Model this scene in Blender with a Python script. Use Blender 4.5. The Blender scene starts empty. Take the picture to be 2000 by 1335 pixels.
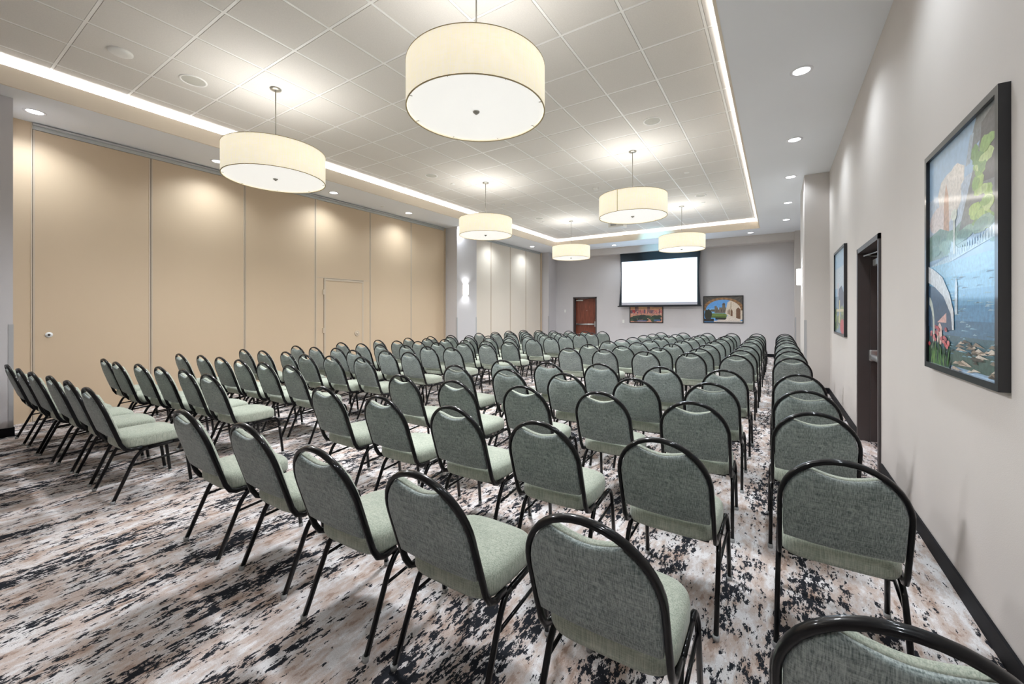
import bpy, bmesh, math, random
from math import sin, cos, pi, radians
from mathutils import Vector, Matrix

random.seed(7)
S = bpy.context.scene
COL = S.collection

# ------------------------------------------------------------------ camera
F_PX, CY_PX, YAW, CAM_H = 800.8, 610.6, 0.5733, 1.40
cam_d = bpy.data.cameras.new('camera')
cam = bpy.data.objects.new('camera', cam_d)
COL.objects.link(cam)
cam_d.sensor_fit = 'HORIZONTAL'
cam_d.sensor_width = 36.0
cam_d.lens = 36.0 * F_PX / 2000.0
cam_d.shift_x = 0.0
cam_d.shift_y = -(667.5 - CY_PX) / 2000.0
cam_d.clip_start = 0.05
cam_d.clip_end = 100
cam.location = (0, 0, CAM_H)
cam.rotation_euler = (pi / 2, 0, YAW)
S.camera = cam

# ------------------------------------------------------------------ world, view, render options
W = bpy.data.worlds.new('world')
S.world = W
W.use_nodes = True
W.node_tree.nodes['Background'].inputs[0].default_value = (0.6, 0.6, 0.62, 1)
W.node_tree.nodes['Background'].inputs[1].default_value = 0.0
vs = S.view_settings
vs.view_transform = 'Standard'
vs.look = 'None'
vs.exposure = 0.72
vs.gamma = 1.0
vs.use_curve_mapping = False
cy = S.cycles
cy.use_denoising = True
cy.max_bounces = 8
cy.diffuse_bounces = 5
cy.glossy_bounces = 3
cy.transmission_bounces = 4
cy.caustics_reflective = False
cy.caustics_refractive = False
cy.sample_clamp_indirect = 4.0

# light levels
P_DOWN = 72.0       # recessed downlights
P_PEND_DN = 195.0    # pendants, down
P_PEND_UP = 4.6    # pendants, up to the ceiling
P_COVE = 6.0       # cove strip, per metre

# ------------------------------------------------------------------ room dimensions (metres)
XR, XL = 0.767, -8.03       # right wall, partition plane
YB, YF = 15.35, -3.2        # screen wall, wall behind the camera
ZS, ZC = 3.84, 4.14         # soffit, tile ceiling
TX0, TX1, TY0, TY1 = -6.93, -0.42, -2.2, 13.78   # tray opening

# ------------------------------------------------------------------ materials
def lin(c):
    return tuple(((v / 255) / 12.92 if v / 255 <= 0.04045 else ((v / 255 + 0.055) / 1.055) ** 2.4) for v in c) + (1,)

MATS = {}
def mat(name, rgb=(200, 200, 200), rough=0.6, metal=0.0, emis=None, es=0.0, coat=0.0, spec=0.5, sheen=0.0, bump=None, vary=None):
    if name in MATS:
        return MATS[name]
    m = bpy.data.materials.new(name)
    m.use_nodes = True
    nt = m.node_tree
    b = nt.nodes['Principled BSDF']
    b.inputs['Base Color'].default_value = lin(rgb)
    b.inputs['Roughness'].default_value = rough
    b.inputs['Metallic'].default_value = metal
    b.inputs['Specular IOR Level'].default_value = spec
    b.inputs['Coat Weight'].default_value = coat
    b.inputs['Coat Roughness'].default_value = 0.08
    b.inputs['Sheen Weight'].default_value = sheen
    if emis:
        b.inputs['Emission Color'].default_value = lin(emis)
        b.inputs['Emission Strength'].default_value = es
    tc = nt.nodes.new('ShaderNodeTexCoord')
    if vary:            # (scale, amount)
        n = nt.nodes.new('ShaderNodeTexNoise')
        n.inputs['Scale'].default_value = vary[0]
        n.inputs['Detail'].default_value = 5
        nt.links.new(tc.outputs['Object'], n.inputs['Vector'])
        mx = nt.nodes.new('ShaderNodeMix'); mx.data_type = 'RGBA'; mx.blend_type = 'MULTIPLY'
        mx.inputs[0].default_value = 1.0
        rp = nt.nodes.new('ShaderNodeMapRange')
        rp.inputs[1].default_value = 0.3; rp.inputs[2].default_value = 0.7
        rp.inputs[3].default_value = 1 - vary[1]; rp.inputs[4].default_value = 1 + vary[1] * 0.3
        nt.links.new(n.outputs['Fac'], rp.inputs[0])
        mx.inputs[6].default_value = lin(rgb)
        nt.links.new(rp.outputs[0], mx.inputs[7])
        nt.links.new(mx.outputs[2], b.inputs['Base Color'])
    if bump:            # (scale, strength, distance)
        n = nt.nodes.new('ShaderNodeTexNoise')
        n.inputs['Scale'].default_value = bump[0]
        n.inputs['Detail'].default_value = 4
        nt.links.new(tc.outputs['Object'], n.inputs['Vector'])
        bp = nt.nodes.new('ShaderNodeBump')
        bp.inputs['Strength'].default_value = bump[1]
        bp.inputs['Distance'].default_value = bump[2]
        nt.links.new(n.outputs['Fac'], bp.inputs['Height'])
        nt.links.new(bp.outputs[0], b.inputs['Normal'])
    MATS[name] = m
    return m

def N(nt, kind, **kw):
    n = nt.nodes.new(kind)
    for k, v in kw.items():
        setattr(n, k, v)
    return n

def mapping(nt, src, scale, rot=(0, 0, 0), loc=(0, 0, 0)):
    mp = nt.nodes.new('ShaderNodeMapping')
    mp.inputs['Scale'].default_value = scale
    mp.inputs['Rotation'].default_value = rot
    mp.inputs['Location'].default_value = loc
    nt.links.new(src, mp.inputs['Vector'])
    return mp.outputs[0]

def noise(nt, vec, scale, detail=4, rough=0.5, dist=0.0):
    n = nt.nodes.new('ShaderNodeTexNoise')
    n.inputs['Scale'].default_value = scale
    n.inputs['Detail'].default_value = detail
    n.inputs['Roughness'].default_value = rough
    n.inputs['Distortion'].default_value = dist
    nt.links.new(vec, n.inputs['Vector'])
    return n.outputs['Fac']

def rng(nt, val, a, b, c=0.0, d=1.0):
    r = nt.nodes.new('ShaderNodeMapRange')
    for i, v in enumerate((a, b, c, d)):
        r.inputs[i + 1].default_value = v
    nt.links.new(val, r.inputs[0])
    return r.outputs[0]

def math_(nt, op, a, b):
    m = nt.nodes.new('ShaderNodeMath'); m.operation = op
    for i, v in enumerate((a, b)):
        if isinstance(v, (int, float)):
            m.inputs[i].default_value = v
        else:
            nt.links.new(v, m.inputs[i])
    return m.outputs[0]

def mixc(nt, fac, a, b, blend='MIX'):
    m = nt.nodes.new('ShaderNodeMix'); m.data_type = 'RGBA'; m.blend_type = blend
    if isinstance(fac, (int, float)):
        m.inputs[0].default_value = fac
    else:
        nt.links.new(fac, m.inputs[0])
    for i, v in ((6, a), (7, b)):
        if isinstance(v, tuple):
            m.inputs[i].default_value = v
        else:
            nt.links.new(v, m.inputs[i])
    return m.outputs[2]

def carpet_material():
    m = bpy.data.materials.new('patterned_carpet'); m.use_nodes = True
    nt = m.node_tree; b = nt.nodes['Principled BSDF']
    tc = nt.nodes.new('ShaderNodeTexCoord'); o = tc.outputs['Object']
    v = mapping(nt, o, (1.0, 0.36, 1.0), rot=(0, 0, radians(6)))
    vb = mapping(nt, o, (1.0, 0.16, 1.0), rot=(0, 0, radians(4)), loc=(3.1, 0.7, 0))
    fine = noise(nt, v, 60.0, 5, 0.7, 0.2)
    mid = noise(nt, v, 24.0, 5, 0.6, 0.15)
    big = noise(nt, vb, 4.5, 4, 0.55)
    s = math_(nt, 'ADD', math_(nt, 'MULTIPLY', fine, 0.52), math_(nt, 'ADD', math_(nt, 'MULTIPLY', mid, 0.42), math_(nt, 'MULTIPLY', big, 0.46)))
    s = math_(nt, 'ADD', s, math_(nt, 'MULTIPLY', noise(nt, mapping(nt, o, (1, .7, 1)), 130.0, 2, 0.6), 0.10))
    blk = rng(nt, s, 0.773, 0.785)
    v2 = mapping(nt, o, (1.0, 0.40, 1.0), rot=(0, 0, radians(6)), loc=(7.7, 2.2, 0))
    fine2 = noise(nt, v2, 34.0, 5, 0.66, 0.2)
    mid2 = noise(nt, v2, 12.0, 4, 0.55)
    s2 = math_(nt, 'ADD', math_(nt, 'MULTIPLY', fine2, 0.50), math_(nt, 'MULTIPLY', mid2, 0.70))
    lgt = rng(nt, s2, 0.53, 0.56)
    tan = rng(nt, s2, 0.59, 0.64)
    brn = rng(nt, s2, 0.68, 0.72)
    col = mixc(nt, lgt, lin((234, 231, 232)), lin((218, 210, 208)))
    col = mixc(nt, tan, col, lin((206, 190, 182)))
    col = mixc(nt, brn, col, lin((178, 155, 142)))
    col = mixc(nt, blk, col, lin((44, 46, 52)))
    pile = noise(nt, o, 260.0, 2, 0.5)
    col = mixc(nt, 1.0, col, rng(nt, pile, 0.3, 0.7, 0.82, 1.08), 'MULTIPLY')
    nt.links.new(col, b.inputs['Base Color'])
    b.inputs['Roughness'].default_value = 0.95
    b.inputs['Specular IOR Level'].default_value = 0.1
    bm_ = nt.nodes.new('ShaderNodeBump'); bm_.inputs['Strength'].default_value = 0.35; bm_.inputs['Distance'].default_value = 0.004
    nt.links.new(pile, bm_.inputs['Height']); nt.links.new(bm_.outputs[0], b.inputs['Normal'])
    return m

def fabric_material(name, rgb, dark, amt=0.5):
    m = bpy.data.materials.new(name); m.use_nodes = True
    nt = m.node_tree; b = nt.nodes['Principled BSDF']
    tc = nt.nodes.new('ShaderNodeTexCoord'); o = tc.outputs['Object']
    oi = nt.nodes.new('ShaderNodeObjectInfo')
    # threads run both ways: long thin streaks up the cloth and across it
    w1 = noise(nt, mapping(nt, o, (1.0, 0.5, 0.06)), 330.0, 3, 0.6)
    w2 = noise(nt, mapping(nt, o, (0.06, 0.8, 1.0)), 300.0, 3, 0.6)
    w3 = noise(nt, o, 9.0, 3, 0.5)
    s = math_(nt, 'ADD', math_(nt, 'MULTIPLY', w1, 0.55), math_(nt, 'MULTIPLY', w2, 0.35))
    s = math_(nt, 'ADD', s, math_(nt, 'MULTIPLY', w3, 0.12))
    f = rng(nt, s, 0.40, 0.62)
    col = mixc(nt, f, lin(dark), lin(rgb))
    r = rng(nt, oi.outputs['Random'], 0, 1, 0.93, 1.05)
    col = mixc(nt, 1.0, col, r, 'MULTIPLY')
    nt.links.new(col, b.inputs['Base Color'])
    b.inputs['Roughness'].default_value = 0.9
    b.inputs['Specular IOR Level'].default_value = 0.15
    b.inputs['Sheen Weight'].default_value = 0.25
    b.inputs['Sheen Roughness'].default_value = 0.5
    bm_ = nt.nodes.new('ShaderNodeBump'); bm_.inputs['Strength'].default_value = 0.25; bm_.inputs['Distance'].default_value = 0.002
    nt.links.new(s, bm_.inputs['Height']); nt.links.new(bm_.outputs[0], b.inputs['Normal'])
    return m

def wood_material():
    m = bpy.data.materials.new('red_brown_wood'); m.use_nodes = True
    nt = m.node_tree; b = nt.nodes['Principled BSDF']
    tc = nt.nodes.new('ShaderNodeTexCoord'); o = tc.outputs['Object']
    g = noise(nt, mapping(nt, o, (1, 1, 0.06)), 45.0, 5, 0.6, 0.4)
    col = mixc(nt, rng(nt, g, 0.35, 0.65), lin((96, 48, 36)), lin((140, 76, 56)))
    nt.links.new(col, b.inputs['Base Color'])
    b.inputs['Roughness'].default_value = 0.35
    return m

M_CARPET = carpet_material()
M_WALL = mat('textured_wallcovering', (205, 199, 195), 0.75, vary=(1.5, 0.03), bump=(220, 0.18, 0.003))
M_WALLGREY = mat('cool_grey_wallcovering', (204, 201, 203), 0.75, vary=(1.5, 0.03), bump=(220, 0.18, 0.003))
M_SOFFIT = mat('painted_soffit', (238, 240, 244), 0.8, vary=(0.8, 0.02))
M_LIP = mat('cream_painted_lip', (232, 220, 203), 0.7, vary=(0.8, 0.02))
M_TILE = mat('mineral_ceiling_tile', (229, 226, 221), 0.9, vary=(90, 0.05), bump=(300, 0.3, 0.002))
M_TBAR = mat('white_ceiling_bar', (251, 251, 249), 0.45, vary=(3, 0.01))
M_PART = mat('beige_partition_vinyl', (206, 184, 156), 0.6, vary=(1.2, 0.02), bump=(260, 0.12, 0.002))
M_PART_LIT = mat('pale_partition_vinyl', (220, 210, 196), 0.6, vary=(1.2, 0.02), bump=(260, 0.12, 0.002))  # far panels: their brighter, cooler light is put into this lighter colour
M_PARTE = mat('partition_edge_trim', (200, 184, 164), 0.4, vary=(4, 0.03))
M_PARTG = mat('partition_seal_gap', (40, 36, 36), 0.8, vary=(4, 0.05))
M_TRACK = mat('brushed_track_aluminium', (196, 198, 196), 0.35, 0.4, vary=(6, 0.05))
M_BLACK = mat('black_rubber_base', (20, 21, 26), 0.6, spec=0.15, vary=(20, 0.15))
M_FRAME = mat('dark_brown_door_frame', (74, 68, 68), 0.45, vary=(6, 0.05))
M_WOOD = wood_material()
M_METAL = mat('satin_metal', (200, 200, 200), 0.3, 0.8, vary=(8, 0.05))
M_WHITE = mat('white_plastic', (235, 235, 232), 0.4, vary=(10, 0.02))
M_CHF = mat('black_enamel_tube', (8, 8, 11), 0.34, 0.0, coat=0.42, spec=0.12, vary=(30, 0.1))
M_FAB = fabric_material('sage_woven_fabric', (190, 195, 181), (140, 150, 136))
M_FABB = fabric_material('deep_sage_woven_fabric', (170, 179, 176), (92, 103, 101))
M_CAP = mat('clear_glide_cap', (170, 172, 172), 0.2, vary=(20, 0.05))
M_PAN = mat('black_seat_pan', (20, 20, 22), 0.6, vary=(20, 0.1))
M_PFRAME = mat('black_picture_frame', (24, 25, 30), 0.3, coat=0.4, vary=(10, 0.1))
M_CASING = mat('black_screen_border', (18, 30, 40), 0.7, vary=(6, 0.08))
M_IMG = mat('lit_projection_surface', (240, 240, 240), 0.6, emis=(255, 255, 255), es=1.1, vary=(3, 0.01))
M_IMG.node_tree.nodes['Principled BSDF'].inputs['Emission Color'].default_value = (.56, .90, 1.25, 1)
M_SCRW = mat('matte_screen_surface', (196, 196, 206), 0.7, vary=(3, 0.01))
M_GUARD = mat('grey_corner_guard', (176, 176, 178), 0.5, vary=(6, 0.04))
M_LED = mat('lit_downlight_lens', (255, 255, 255), 0.4, emis=(250, 250, 255), es=6.0, vary=(3, 0.01))
M_RING = mat('white_downlight_trim', (232, 232, 236), 0.4, vary=(6, 0.02))
M_GRILLE = mat('pale_speaker_grille', (212, 211, 203), 0.8, vary=(400, 0.25))
M_SCONCE = mat('lit_sconce_glass', (255, 255, 252), 0.4, emis=(255, 252, 246), es=1.6, vary=(3, 0.01))
M_ROD = mat('satin_nickel', (168, 166, 158), 0.3, 0.7, vary=(8, 0.05))

def shade_material():
    m = bpy.data.materials.new('cream_linen_shade'); m.use_nodes = True
    nt = m.node_tree; b = nt.nodes['Principled BSDF']
    tc = nt.nodes.new('ShaderNodeTexCoord'); o = tc.outputs['Object']
    w1 = noise(nt, mapping(nt, o, (1, 1, 0.06)), 120.0, 3, 0.6)
    w2 = noise(nt, mapping(nt, o, (0.1, 0.1, 1)), 160.0, 2, 0.6)
    f = rng(nt, math_(nt, 'ADD', math_(nt, 'MULTIPLY', w1, 0.6), math_(nt, 'MULTIPLY', w2, 0.4)), 0.38, 0.62)
    col = mixc(nt, f, lin((240, 230, 204)), lin((250, 243, 222)))
    nt.links.new(col, b.inputs['Base Color'])
    nt.links.new(col, b.inputs['Emission Color'])
    b.inputs['Emission Strength'].default_value = 0.42
    b.inputs['Roughness'].default_value = 0.85
    return m
M_SHADE = shade_material()
M_DIFF = mat('frosted_lamp_diffuser', (246, 246, 243), 0.5, emis=(255, 254, 250), es=0.34, vary=(2, 0.01))
M_SHTRIM = mat('shade_edge_trim', (186, 170, 134), 0.6, vary=(10, 0.04))

# ------------------------------------------------------------------ mesh helpers
def link(name, bm, m, parent=None, smooth=False, loc=None):
    me = bpy.data.meshes.new(name)
    bm.normal_update()
    bm.to_mesh(me); bm.free()
    ms = m if isinstance(m, (list, tuple)) else [m]
    for k in ms:
        me.materials.append(k)
    if smooth:
        for p in me.polygons:
            p.use_smooth = True
    o = bpy.data.objects.new(name, me)
    COL.objects.link(o)
    if parent:
        o.parent = parent
    if loc:
        o.location = loc
    return o

def empty(name, loc, rz=0.0):
    o = bpy.data.objects.new(name, None)
    o.empty_display_size = 0.1
    COL.objects.link(o)
    o.location = loc
    o.rotation_euler = (0, 0, rz)
    return o

def tag(o, label, cat, group=None, kind=None):
    o['label'] = label
    o['category'] = cat
    if group: o['group'] = group
    if kind: o['kind'] = kind
    return o

def structure(o, label=None, cat=None):
    o['kind'] = 'structure'
    if label: o['label'] = label
    if cat: o['category'] = cat
    return o

def box(bm, x0, x1, y0, y1, z0, z1, mi=0, bevel=0.0):
    vs_ = [bm.verts.new(p) for p in ((x0, y0, z0), (x1, y0, z0), (x1, y1, z0), (x0, y1, z0), (x0, y0, z1), (x1, y0, z1), (x1, y1, z1), (x0, y1, z1))]
    fs = []
    for ix in ((0, 3, 2, 1), (4, 5, 6, 7), (0, 1, 5, 4), (1, 2, 6, 5), (2, 3, 7, 6), (3, 0, 4, 7)):
        f = bm.faces.new([vs_[i] for i in ix]); f.material_index = mi; fs.append(f)
    if bevel:
        es = list({e for f in fs for e in f.edges})
        r = bmesh.ops.bevel(bm, geom=es, offset=bevel, segments=2, affect='EDGES', profile=0.5)
        for f in r['faces']:
            f.material_index = mi
    return bm

def sweep(bm, pts, w, h, ref, n=8, closed=False, square=2.0, caps=True, mi=0):
    """superellipse tube along pts; ref(i, t) gives the side direction for width w"""
    rings = []
    P = [Vector(p) for p in pts]
    L = len(P)
    for i in range(L):
        if closed:
            t = (P[(i + 1) % L] - P[i - 1]).normalized()
        else:
            t = (P[min(i + 1, L - 1)] - P[max(i - 1, 0)]).normalized()
        s = Vector(ref)
        s = (s - t * s.dot(t)).normalized()
        u = t.cross(s).normalized()
        ring = []
        for k in range(n):
            a = 2 * pi * (k + 0.5) / n
            c, sn = cos(a), sin(a)
            q = 2.0 / square
            ring.append(bm.verts.new(P[i] + s * (w / 2 * math.copysign(abs(c) ** q, c)) + u * (h / 2 * math.copysign(abs(sn) ** q, sn))))
        rings.append(ring)
    m = L if closed else L - 1
    for i in range(m):
        a, b = rings[i], rings[(i + 1) % L]
        for k in range(n):
            f = bm.faces.new((a[k], a[(k + 1) % n], b[(k + 1) % n], b[k])); f.smooth = True; f.material_index = mi
    if not closed and caps:
        bm.faces.new(list(reversed(rings[0]))).material_index = mi
        bm.faces.new(rings[-1]).material_index = mi
    return bm

def smooth_path(pts, rad=0.03, seg=4):
    """polyline with rounded corners"""
    P = [Vector(p) for p in pts]
    out = [P[0]]
    for i in range(1, len(P) - 1):
        a = (P[i - 1] - P[i]); b = (P[i + 1] - P[i])
        r = min(rad, a.length * 0.45, b.length * 0.45)
        p0 = P[i] + a.normalized() * r; p2 = P[i] + b.normalized() * r
        for k in range(seg + 1):
            t = k / seg
            out.append(p0 * (1 - t) ** 2 + P[i] * 2 * t * (1 - t) + p2 * t * t)
    out.append(P[-1])
    return out

def cyl(bm, c, r, z0, z1, n=32, mi=0, r2=None, cap0=True, cap1=True, smooth=True):
    r2 = r if r2 is None else r2
    a = [bm.verts.new((c[0] + r * cos(2 * pi * k / n), c[1] + r * sin(2 * pi * k / n), z0)) for k in range(n)]
    b = [bm.verts.new((c[0] + r2 * cos(2 * pi * k / n), c[1] + r2 * sin(2 * pi * k / n), z1)) for k in range(n)]
    for k in range(n):
        f = bm.faces.new((a[k], a[(k + 1) % n], b[(k + 1) % n], b[k])); f.smooth = smooth; f.material_index = mi
    if cap0: bm.faces.new(list(reversed(a))).material_index = mi
    if cap1: bm.faces.new(b).material_index = mi
    return bm

def lathe(bm, prof, n=32, c=(0, 0, 0), mi=0, closed=False):
    rings = []
    for (r, z) in prof:
        rings.append([bm.verts.new((c[0] + r * cos(2 * pi * k / n), c[1] + r * sin(2 * pi * k / n), c[2] + z)) for k in range(n)])
    L = len(rings)
    for i in range(L if closed else L - 1):
        a, b = rings[i], rings[(i + 1) % L]
        for k in range(n):
            f = bm.faces.new((a[k], a[(k + 1) % n], b[(k + 1) % n], b[k])); f.smooth = True; f.material_index = mi
    return bm

NB = bmesh.new

# ================================================================== SETTING
bm = NB(); box(bm, -8.6, 1.3, YF - .2, YB + .4, -0.12, 0.0)
structure(link('floor', bm, M_CARPET))

# right wall, with the doorway cut out
DY0, DY1, DZ = 4.76, 5.925, 2.10
bm = NB()
box(bm, XR, XR + .22, YF, DY0, 0, ZS + .5)
box(bm, XR, XR + .22, DY1, YB + .2, 0, ZS + .5)
box(bm, XR, XR + .22, DY0, DY1, DZ, ZS + .5)
structure(link('wall_right', bm, M_WALL))
# screen wall with doorway
BX0, BX1, BZ = -6.94, -5.945, 2.03
bm = NB()
box(bm, -8.3, BX0, YB, YB + .25, 0, ZS + .5)
box(bm, BX1, XR, YB, YB + .25, 0, ZS + .5)
box(bm, BX0, BX1, YB, YB + .25, BZ, ZS + .5)
structure(link('wall_back', bm, M_WALLGREY))
bm = NB(); box(bm, -8.3, XR + .22, YF - .2, YF, 0, ZS + .5)
structure(link('wall_front', bm, M_WALL))
# wall behind the movable partition
bm = NB(); box(bm, -8.45, -8.2, YF, YB + .2, 0, ZS + .5)
structure(link('wall_left', bm, M_WALLGREY))

def pilaster(name, x0, x1, y0, y1, m, guards, base=True):
    bm = NB(); box(bm, x0, x1, y0, y1, 0, ZS)
    o = structure(link(name, bm, m))
    for (gx, gy, sx, sy) in guards:
        bm = NB()
        box(bm, gx - .002 * sx, gx + .035 * sx, gy - .0035 * sy, gy, .105, 1.27)
        box(bm, gx - .0035 * sx, gx, gy - .0035 * sy, gy + .035 * sy, .105, 1.27)
        link('corner_guard', bm, M_GUARD, o)
    return o
# sx/sy: direction from the corner into the pilaster
pilaster('trim_1', -8.2, -7.30, YF, 0.84, M_WALLGREY, [(-7.30, .84, -1, -1)])
pilaster('trim_2', -8.2, -7.60, 8.90, 9.80, M_WALLGREY, [(-7.60, 8.90, -1, 1), (-7.60, 9.80, -1, -1)])
pilaster('trim_3', -8.2, -7.72, 14.68, YB, M_WALLGREY, [(-7.72, 14.68, -1, 1)])
pilaster('trim_4', 0.412, XR, 8.93, 10.35, M_WALL, [(0.412, 8.93, 1, 1)])
pilaster('trim_5', 0.452, XR, 14.80, YB, M_WALL, [(0.452, 14.80, 1, 1)])

# beam over the screen
bm = NB(); box(bm, -7.72, 0.452, 14.97, YB, 3.60, ZS)
structure(link('trim_6', bm, M_WALL))

# soffit ring and tile ceiling
bm = NB()
zt = ZS + .06
box(bm, -8.45, TX0, YF, YB + .2, ZS, zt)
box(bm, TX1, XR + .22, YF, YB + .2, ZS, zt)
box(bm, TX0, TX1, TY1, YB + .2, ZS, zt)
box(bm, TX0, TX1, YF, TY0, ZS, zt)
structure(link('trim_7', bm, M_SOFFIT))
# upstand lip around the tray
bm = NB()
lz = 4.045
box(bm, TX0 - .02, TX0 + .004, TY0 - .02, TY1 + .02, ZS - .003, lz)
box(bm, TX1 - .004, TX1 + .02, TY0 - .02, TY1 + .02, ZS - .003, lz)
box(bm, TX0 + .004, TX1 - .004, TY1 - .004, TY1 + .02, ZS - .003, lz)
box(bm, TX0 + .004, TX1 - .004, TY0 - .02, TY0 + .004, ZS - .003, lz)
structure(link('trim_8', bm, M_LIP))
# cove back walls
bm = NB()
box(bm, TX0 - .45, TX0 - .42, TY0 - .45, TY1 + .45, zt, ZC)
box(bm, TX1 + .42, TX1 + .45, TY0 - .45, TY1 + .45, zt, ZC)
box(bm, TX0 - .45, TX1 + .45, TY1 + .42, TY1 + .45, zt, ZC)
box(bm, TX0 - .45, TX1 + .45, TY0 - .45, TY0 - .42, zt, ZC)
structure(link('trim_9', bm, M_SOFFIT))
# suspension grid with drop-edge tiles
GX = [-6.67 + .61 * i for i in range(11)]
GY = [4.315 + .6505 * j for j in range(-11, 15)]
xe = [TX0 - .5] + GX + [TX1 + .5]
ye = [g for g in GY if g > TY0 - .5] + [13.56, TY1 + .5]
ye = [TY0 - .5] + sorted(ye)
bm = NB()
box(bm, TX0 - .5, TX1 + .5, TY0 - .5, TY1 + .5, ZC, ZC + .05)
for a, b in zip(xe[:-1], xe[1:]):
    for c, d in zip(ye[:-1], ye[1:]):
        if b - a < .06 or d - c < .06: continue
        box(bm, a + .0165, b - .0165, c + .0165, d - .0165, ZC - .0085, ZC + .001)
structure(link('ceiling', bm, M_TILE))
bm = NB()
for x in GX:
    box(bm, x - .012, x + .012, TY0 - .45, TY1 + .42, ZC - .0074, ZC)
for y in ye[1:-1]:
    box(bm, TX0 - .42, TX1 + .42, y - .012, y + .012, ZC - .0070, ZC)
structure(link('trim_10', bm, M_TBAR))

# rubber base
BT, BH = .012, .10
def base(name, x0, x1, y0, y1):
    bm = NB(); box(bm, x0, x1, y0, y1, 0, BH, bevel=.003)
    structure(link(name, bm, M_BLACK))
base('baseboard_right', XR - BT, XR, YF, DY0 - .05)
base('baseboard_right.001', XR - BT, XR, DY1 + .05, 8.93)
base('baseboard_right.002', 0.412 - BT, XR, 8.93 - BT, 8.93)
base('baseboard_right.003', 0.412 - BT, 0.412, 8.93, 10.35)
base('baseboard_right.004', XR - BT, XR, 10.35, 14.8 - BT)
base('baseboard_right.005', 0.452 - BT, XR, 14.80 - BT, 14.80)
base('baseboard_right.006', 0.452 - BT, 0.452, 14.80, YB - BT)
base('baseboard_back', BX1 + .05, 0.452, YB - BT, YB)
base('baseboard_back.001', -7.72, BX0 - .05, YB - BT, YB)
base('baseboard_left', -7.30, -7.30 + BT, YF, .84 + BT)
base('baseboard_left.001', -8.0, -7.30, .84, .84 + BT)
base('baseboard_left.002', -7.60, -7.60 + BT, 8.90 - BT, 9.80 + BT)
base('baseboard_left.003', -8.0, -7.60, 8.90 - BT, 8.90)
base('baseboard_left.004', -7.72, -7.72 + BT, 14.68 - BT, YB - BT)

# ------------------------------------------------------------------ doors
def closer(parent, boxdims, armpts):
    bm = NB(); box(bm, *boxdims, bevel=.006)
    c = link('door_closer', bm, M_METAL, parent)
    bm = NB(); sweep(bm, armpts, .018, .01, (0, 0, 1), 6)
    link('closer_arm', bm, M_METAL, c)

# door in the screen wall
bm = NB(); box(bm, BX0 + .05, BX1 - .05, YB + .14, YB + .185, .012, BZ - .05)
d = structure(link('door_1', bm, M_WOOD), 'red-brown wooden door with a push bar left of the projection screen', 'door')
bm = NB()
for (x0, x1) in ((BX0, BX0 + .05), (BX1 - .05, BX1)):
    box(bm, x0, x1, YB - .02, YB + .2, 0, BZ)
box(bm, BX0, BX1, YB - .02, YB + .2, BZ - .05, BZ)
link('door_frame', bm, M_FRAME, d)
bm = NB()
sweep(bm, [(BX0 + .10, YB + .085, .935), (BX1 - .12, YB + .085, .945)], .06, .05, (0, 0, 1), 8, square=3)
box(bm, BX0 + .08, BX0 + .13, YB + .09, YB + .14, .90, .975, bevel=.005)
pb = link('push_bar', bm, M_METAL, d)
bm = NB(); box(bm, BX1 - .125, BX1 - .065, YB + .07, YB + .14, .85, 1.06, bevel=.01)
link('latch_case', bm, M_METAL, pb)
closer(d, (BX0 + .08, BX0 + .38, YB + .08, YB + .14, BZ - .155, BZ - .105), [(BX0 + .15, YB + .10, BZ - .09), (BX0 + .35, YB + .03, BZ - .075), (BX0 + .62, YB + .12, BZ - .07)])
bm = NB(); cyl(bm, (0, 0), .015, 0, .01, 12); 
o = link('lock_cylinder', bm, M_METAL, d, loc=(BX1 - .10, YB + .14, 1.13)); o.rotation_euler = (pi / 2, 0, 0)
bm = NB(); cyl(bm, (0, 0), .009, 0, .008, 12)
o = link('door_viewer', bm, M_METAL, d, loc=((BX0 + BX1) / 2 + .03, YB + .14, 1.49)); o.rotation_euler = (pi / 2, 0, 0)

# door in the right wall
bm = NB(); box(bm, XR + .165, XR + .21, DY0 + .05, DY1 - .05, .012, DZ - .05)
d = structure(link('door_2', bm, M_WOOD), 'dark red wooden door set deep in the right wall', 'door')
bm = NB()
for (y0, y1, s) in ((DY0, DY0 + .05, 0), (DY1 - .05, DY1, 0)):
    box(bm, XR - .018, XR + .2, y0, y1, 0, DZ)
box(bm, XR - .018, XR + .2, DY0, DY1, DZ - .05, DZ)
box(bm, XR + .09, XR + .165, DY0 + .05, DY0 + .066, 0, DZ - .05)
box(bm, XR + .09, XR + .165, DY1 - .066, DY1 - .05, 0, DZ - .05)
link('door_frame', bm, M_FRAME, d)
bm = NB()
sweep(bm, [(XR + .095, DY0 + .12, .93), (XR + .095, DY1 - .13, .93)], .06, .055, (0, 0, 1), 8, square=3)
pb = link('push_bar', bm, M_METAL, d)
bm = NB(); box(bm, XR + .075, XR + .165, DY1 - .14, DY1 - .07, .88, 1.0, bevel=.01)
link('latch_case', bm, M_METAL, pb)
closer(d, (XR + .10, XR + .165, DY1 - .40, DY1 - .12, DZ - .20, DZ - .13), [(XR + .12, DY1 - .3, DZ - .11), (XR + .02, DY1 - .17, DZ - .09), (XR + .12, DY1 - .62, DZ - .08)])

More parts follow.
